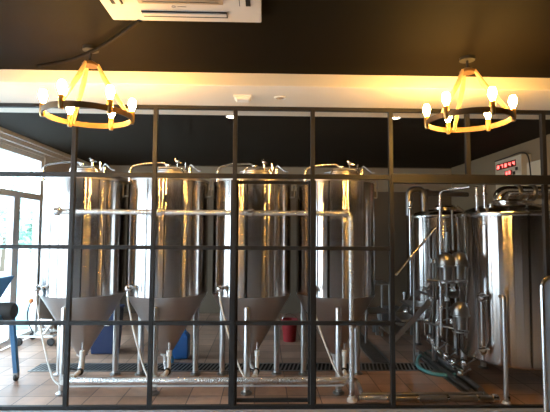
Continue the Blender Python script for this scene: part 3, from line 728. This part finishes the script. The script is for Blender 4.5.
# ------------------------------------------------------------------ chandeliers
def make_chandelier(rr, zring, zap, ztopc, rot, az):
    t = thing('ring_chandelier', 'x', 'chandelier', group='ring chandeliers')
    b = NB(); ring(b, (0, 0, 0), rr, .012, 72, .035); build('ring', b, 'bronze', t)
    za_ = zap - zring
    b = NB(); lathe(b, [(0, za_ - .015), (.05, za_ - .015), (.05, za_ + .0), (.02, za_ + .02), (0, za_ + .02)], 24); build('hub', b, 'bronze', t)
    b = NB(); tube(b, [(0, 0, za_), (0, 0, ztopc - zring)], .008, 8); lathe(b, [(0, ztopc - zring - .02), (.05, ztopc - zring - .02), (.05, ztopc - zring), (0, ztopc - zring)], 24); build('ceiling_mount', b, 'black', t)
    for k in range(3):
        a = az - math.radians(8 + 120 * k)
        b = NB(); d = Vector((math.cos(a), math.sin(a), 0))
        tube(b, [d * .045 + Vector((0, 0, za_)), d * (rr * .35) + Vector((0, 0, za_ * .72)), d * (rr - .005) + Vector((0, 0, .0))], [.01, .017, .012], 10)
        build('rope_strap', b, 'rope', t)
    for k in range(6):
        a = math.radians(60 * k) + rot + az
        c = Vector((rr * math.cos(a), rr * math.sin(a), 0))
        b = NB(); lathe(b, [(0, -.03), (.012, -.03), (.018, -.01), (.018, .045), (.014, .055), (0, .055)], 18, c); s = build('socket', b, 'brass', t)
        b = NB(); lathe(b, [(.0, .052), (.012, .052), (.013, .065), (.022, .085), (.026, .103), (.023, .124), (.016, .14), (0, .145)], 20, c); build('bulb', b, 'bulb', s)
    return t
def place_ch(pxc, pyc, apx, rr, Y, rot, label):
    c = aY(pxc, pyc, Y); a = aY(apx[0], apx[1], Y)
    t = make_chandelier(rr, c.z, a.z, HF, rot, -math.atan2(c.x, c.y)); t.location = c; t['label'] = label
    return t
c1 = place_ch(88.5, 116, (88, 64), .265, 2.78, math.radians(-4), 'glowing ring chandelier with rope straps hanging on the window side')
c2 = place_ch(468.5, 121, (466, 71), .265, 2.84, math.radians(1), 'glowing ring chandelier with rope straps hanging above the doorway opening')

# ------------------------------------------------------------------ ceiling cassette
ZC = HF - .03
pA = aZ(262, 23.5, ZC); pB = aZ(113, 20.5, ZC)
wd = pA.x - pB.x; yb = (pA.y + pB.y) / 2
ac = thing('ceiling_air_conditioner', 'white square air conditioner cassette set in the dark ceiling', 'air conditioner', ((pA.x + pB.x) / 2, yb - wd / 2, HF))
h = wd / 2
b = NB(); 
taper(b, wd, wd, wd - .02, wd - .02, -.03, 0)
build('panel', b, 'acpanel', ac, smooth=False, bevel=.01)
g = h * .52
b = NB(); box(b, (-g, -g, -.036), (g, g, -.0305)); gr_ = build('grille', b, 'acgrille', ac, smooth=False)
b = NB()
for k in range(16):
    y_ = -g + .02 + k * (2 * g - .04) / 15; box(b, (-g + .02, y_ - .003, -.04), (g - .02, y_ + .003, -.0365))
build('slats', b, 'acgrille', gr_, smooth=False)
for k in range(4):
    mt = Matrix.Rotation(k * PI / 2, 4, 'Z')
    b = NB(); box(b, (-h * .55, h * .72, -.034), (h * .55, h * .86, -.0305), mt); lo = build('air_slot', b, 'slot', ac, smooth=False)
    b = NB(); box(b, (-h * .54, h * .73, -.042), (h * .54, h * .8, -.0345), mt); build('louver', b, 'acpanel', lo, smooth=False, bevel=.002)
# small maker's mark
fc = bpy.data.curves.new('logo', 'FONT'); fc.body = 'G·AC'; fc.size = .03; fc.extrude = .0005; fc.align_x = 'CENTER'
b = NB(); ring(b, (-.045, h * .6, -.0318), .009, .003, 16, .002); box(b, (-.025, h * .597, -.0325), (.02, h * .606, -.0305)); build('logo', b, 'grey', ac, smooth=False); bpy.data.curves.remove(fc)

# fittings under the beam
p = aZ(243, 97, ZB)
t = thing('smoke_alarm', 'white rounded sensor box under the cream beam', 'alarm', (p.x, p.y, ZB))
b = NB(); box(b, (-.075, -.06, -.012), (.075, .06, 0)); build('base', b, 'white', t, smooth=False, bevel=.005)
b = NB(); taper(b, .1, .08, .135, .11, -.035, -.0125); build('cover', b, 'white', t, smooth=False, bevel=.008)
p = aZ(280, 97.5, ZB)
t = thing('sprinkler_rose', 'small round white sprinkler rose under the cream beam', 'sprinkler', (p.x, p.y, ZB))
b = NB(); ring(b, (0, 0, -.002), .042, .012, 32, .012); build('ring', b, 'white', t); b = NB(); lathe(b, [(0, 0), (.034, 0), (.03, -.006), (.012, -.01), (0, -.016)], 24); build('centre', b, 'acgrille', t)
for px, py, lb in ((231, 116, 'small lit downlight in the rear ceiling above the middle tanks'), (396, 117, 'small lit downlight in the rear ceiling near the right tall post')):
    p = aZ(px, py, H)
    t = thing('downlight', lb, 'light', (p.x, p.y, H), 'rear ceiling downlights')
    b = NB(); ring(b, (0, 0, -.006), .05, .012, 32, .012); build('bezel', b, 'white', t)
    b = NB(); lathe(b, [(0, -.004), (.03, -.006), (.042, -.002), (.042, 0), (0, 0)], 24); build('lens', b, 'spot', t)
# ceiling conduit
path = [aZ(38, 66, HF - .03), aZ(70, 60, HF - .03), aZ(95, 50, HF - .03), aZ(118, 36, HF - .03), aZ(140, 20, HF - .03)]
b = NB(); tube(b, catmull(path), .012, 12); tag(build('ceiling_conduit', b, 'ceil'), 'dark painted conduit curving across the ceiling above the window side chandelier', 'conduit')

# ------------------------------------------------------------------ control panel on right wall
XW = XR - .14
q0, q1 = aX(495, 162, XW), aX(521, 154, XW)
ztop = (q0.z + q1.z) / 2; zbot = ztop - .46
t = thing('control_panel', 'white control box with red glowing digits on the right wall', 'control panel', (XR, (q0.y + q1.y) / 2, zbot))
hw = abs(q0.y - q1.y) / 2; hh = ztop - zbot
b = NB(); box(b, (-.14, -hw, 0), (.006, hw, hh)); build('case', b, 'panelbeige', t, smooth=False, bevel=.006)
def onface(px, py): v = aX(px, py, XW); return (v.y - t.location.y, v.z - zbot)
# display window with five digits
ya_, za_ = onface(497, 167.5); yb_, zb_ = onface(516, 163)
zc_ = (za_ + zb_) / 2
b = NB(); box(b, (-.146, min(ya_, yb_), zc_ - .045), (-.1405, max(ya_, yb_), zc_ + .045)); dp = build('display', b, 'ledbg', t, smooth=False)
SEG = {'0': 'abcdef', '7': 'abc', '4': 'bcfg', '8': 'abcdefg'}
def digit(b, ch, yc, zc, w, h_, th=.012):
    # +y is screen-left when seen from inside the room
    L_, R_ = yc + w / 2, yc - w / 2
    rect = {'a': (R_, L_, zc + h_ / 2 - th, zc + h_ / 2), 'd': (R_, L_, zc - h_ / 2, zc - h_ / 2 + th), 'g': (R_, L_, zc - th / 2, zc + th / 2),
            'f': (L_ - th, L_, zc, zc + h_ / 2), 'e': (L_ - th, L_, zc - h_ / 2, zc), 'b': (R_, R_ + th, zc, zc + h_ / 2), 'c': (R_, R_ + th, zc - h_ / 2, zc)}
    for s in SEG[ch]:
        y0_, y1_, z0_, z1_ = rect[s]; box(b, (-.15, y0_, z0_), (-.1465, y1_, z1_))
wtot = abs(ya_ - yb_)
for k, ch in enumerate('87844'):
    b = NB(); digit(b, ch, max(ya_, yb_) - wtot * (k + .5) / 5, zc_, wtot * .1, .05); build('digit', b, 'led', dp, smooth=False)
y2, z2 = onface(508.5, 173)
b = NB(); box(b, (-.146, y2 - .09, z2 - .03), (-.1405, y2 + .09, z2 + .03)); d2 = build('display', b, 'ledbg', t, smooth=False)
b = NB()
for k in range(2): b = NB(); digit(b, '8', y2 + .035 - .07 * k, z2, .04, .045, .01); build('digit', b, 'led', d2, smooth=False)
for px, py in ((517, 168.5), (514.5, 173)):
    y2, z2 = onface(px, py); b = NB(); box(b, (-.155, y2 - .022, z2 - .022), (-.1405, y2 + .022, z2 + .022)); build('button', b, 'rubber', t, smooth=False, bevel=.003)
# beige box beside it and the cable looping over
e0, e1 = aX(523, 155, XR - .1), aX(540, 152, XR - .1)
t = thing('junction_box', 'beige enclosure on the right wall beside the control box', 'box', (XR, (e0.y + e1.y) / 2, e1.z - .45))
hw2 = abs(e0.y - e1.y) / 2; b = NB(); box(b, (-.08, -hw2 + .02, 0), (.004, hw2 - .04, .36)); build('case', b, 'panelbeige', t, smooth=False, bevel=.006)
b = NB(); box(b, (-.086, -hw2 + .05, .03), (-.0805, hw2 - .07, .33)); build('door', b, 'panelbeige', t, smooth=False, bevel=.003)
path = [aX(495, 161.5, XR - .15), aX(508, 157, XR - .15), aX(519, 152.8, XR - .15), aX(526, 153.5, XR - .15), aX(529, 160, XR - .15), aX(531, 178, XR - .15)]
b = NB(); tube(b, catmull(path), .009, 8); tag(build('power_cable', b, 'rubber'), 'black cable looping over the control box on the right wall', 'cable')

# ------------------------------------------------------------------ light
w = bpy.data.worlds.new('world'); S.world = w; w.use_nodes = True
bg = w.node_tree.nodes['Background']
tc = w.node_tree.nodes.new('ShaderNodeTexCoord'); sx_ = w.node_tree.nodes.new('ShaderNodeSeparateXYZ'); cr = w.node_tree.nodes.new('ShaderNodeValToRGB')
w.node_tree.links.new(tc.outputs['Generated'], sx_.inputs[0]); w.node_tree.links.new(sx_.outputs['Z'], cr.inputs[0])
cr.color_ramp.elements[0].color = (0.8, 0.9, 1, 1); cr.color_ramp.elements[1].color = (0.6, 0.8, 1, 1)
w.node_tree.links.new(cr.outputs[0], bg.inputs['Color'])
bg.inputs['Strength'].default_value = 10.0
vs_ = S.view_settings; vs_.view_transform = 'Standard'; vs_.look = 'None'; vs_.gamma = 1; vs_.use_curve_mapping = False
vs_.exposure = 0.45
S.cycles.max_bounces = 8; S.cycles.transparent_max_bounces = 12
S.cycles.sample_clamp_indirect = 8
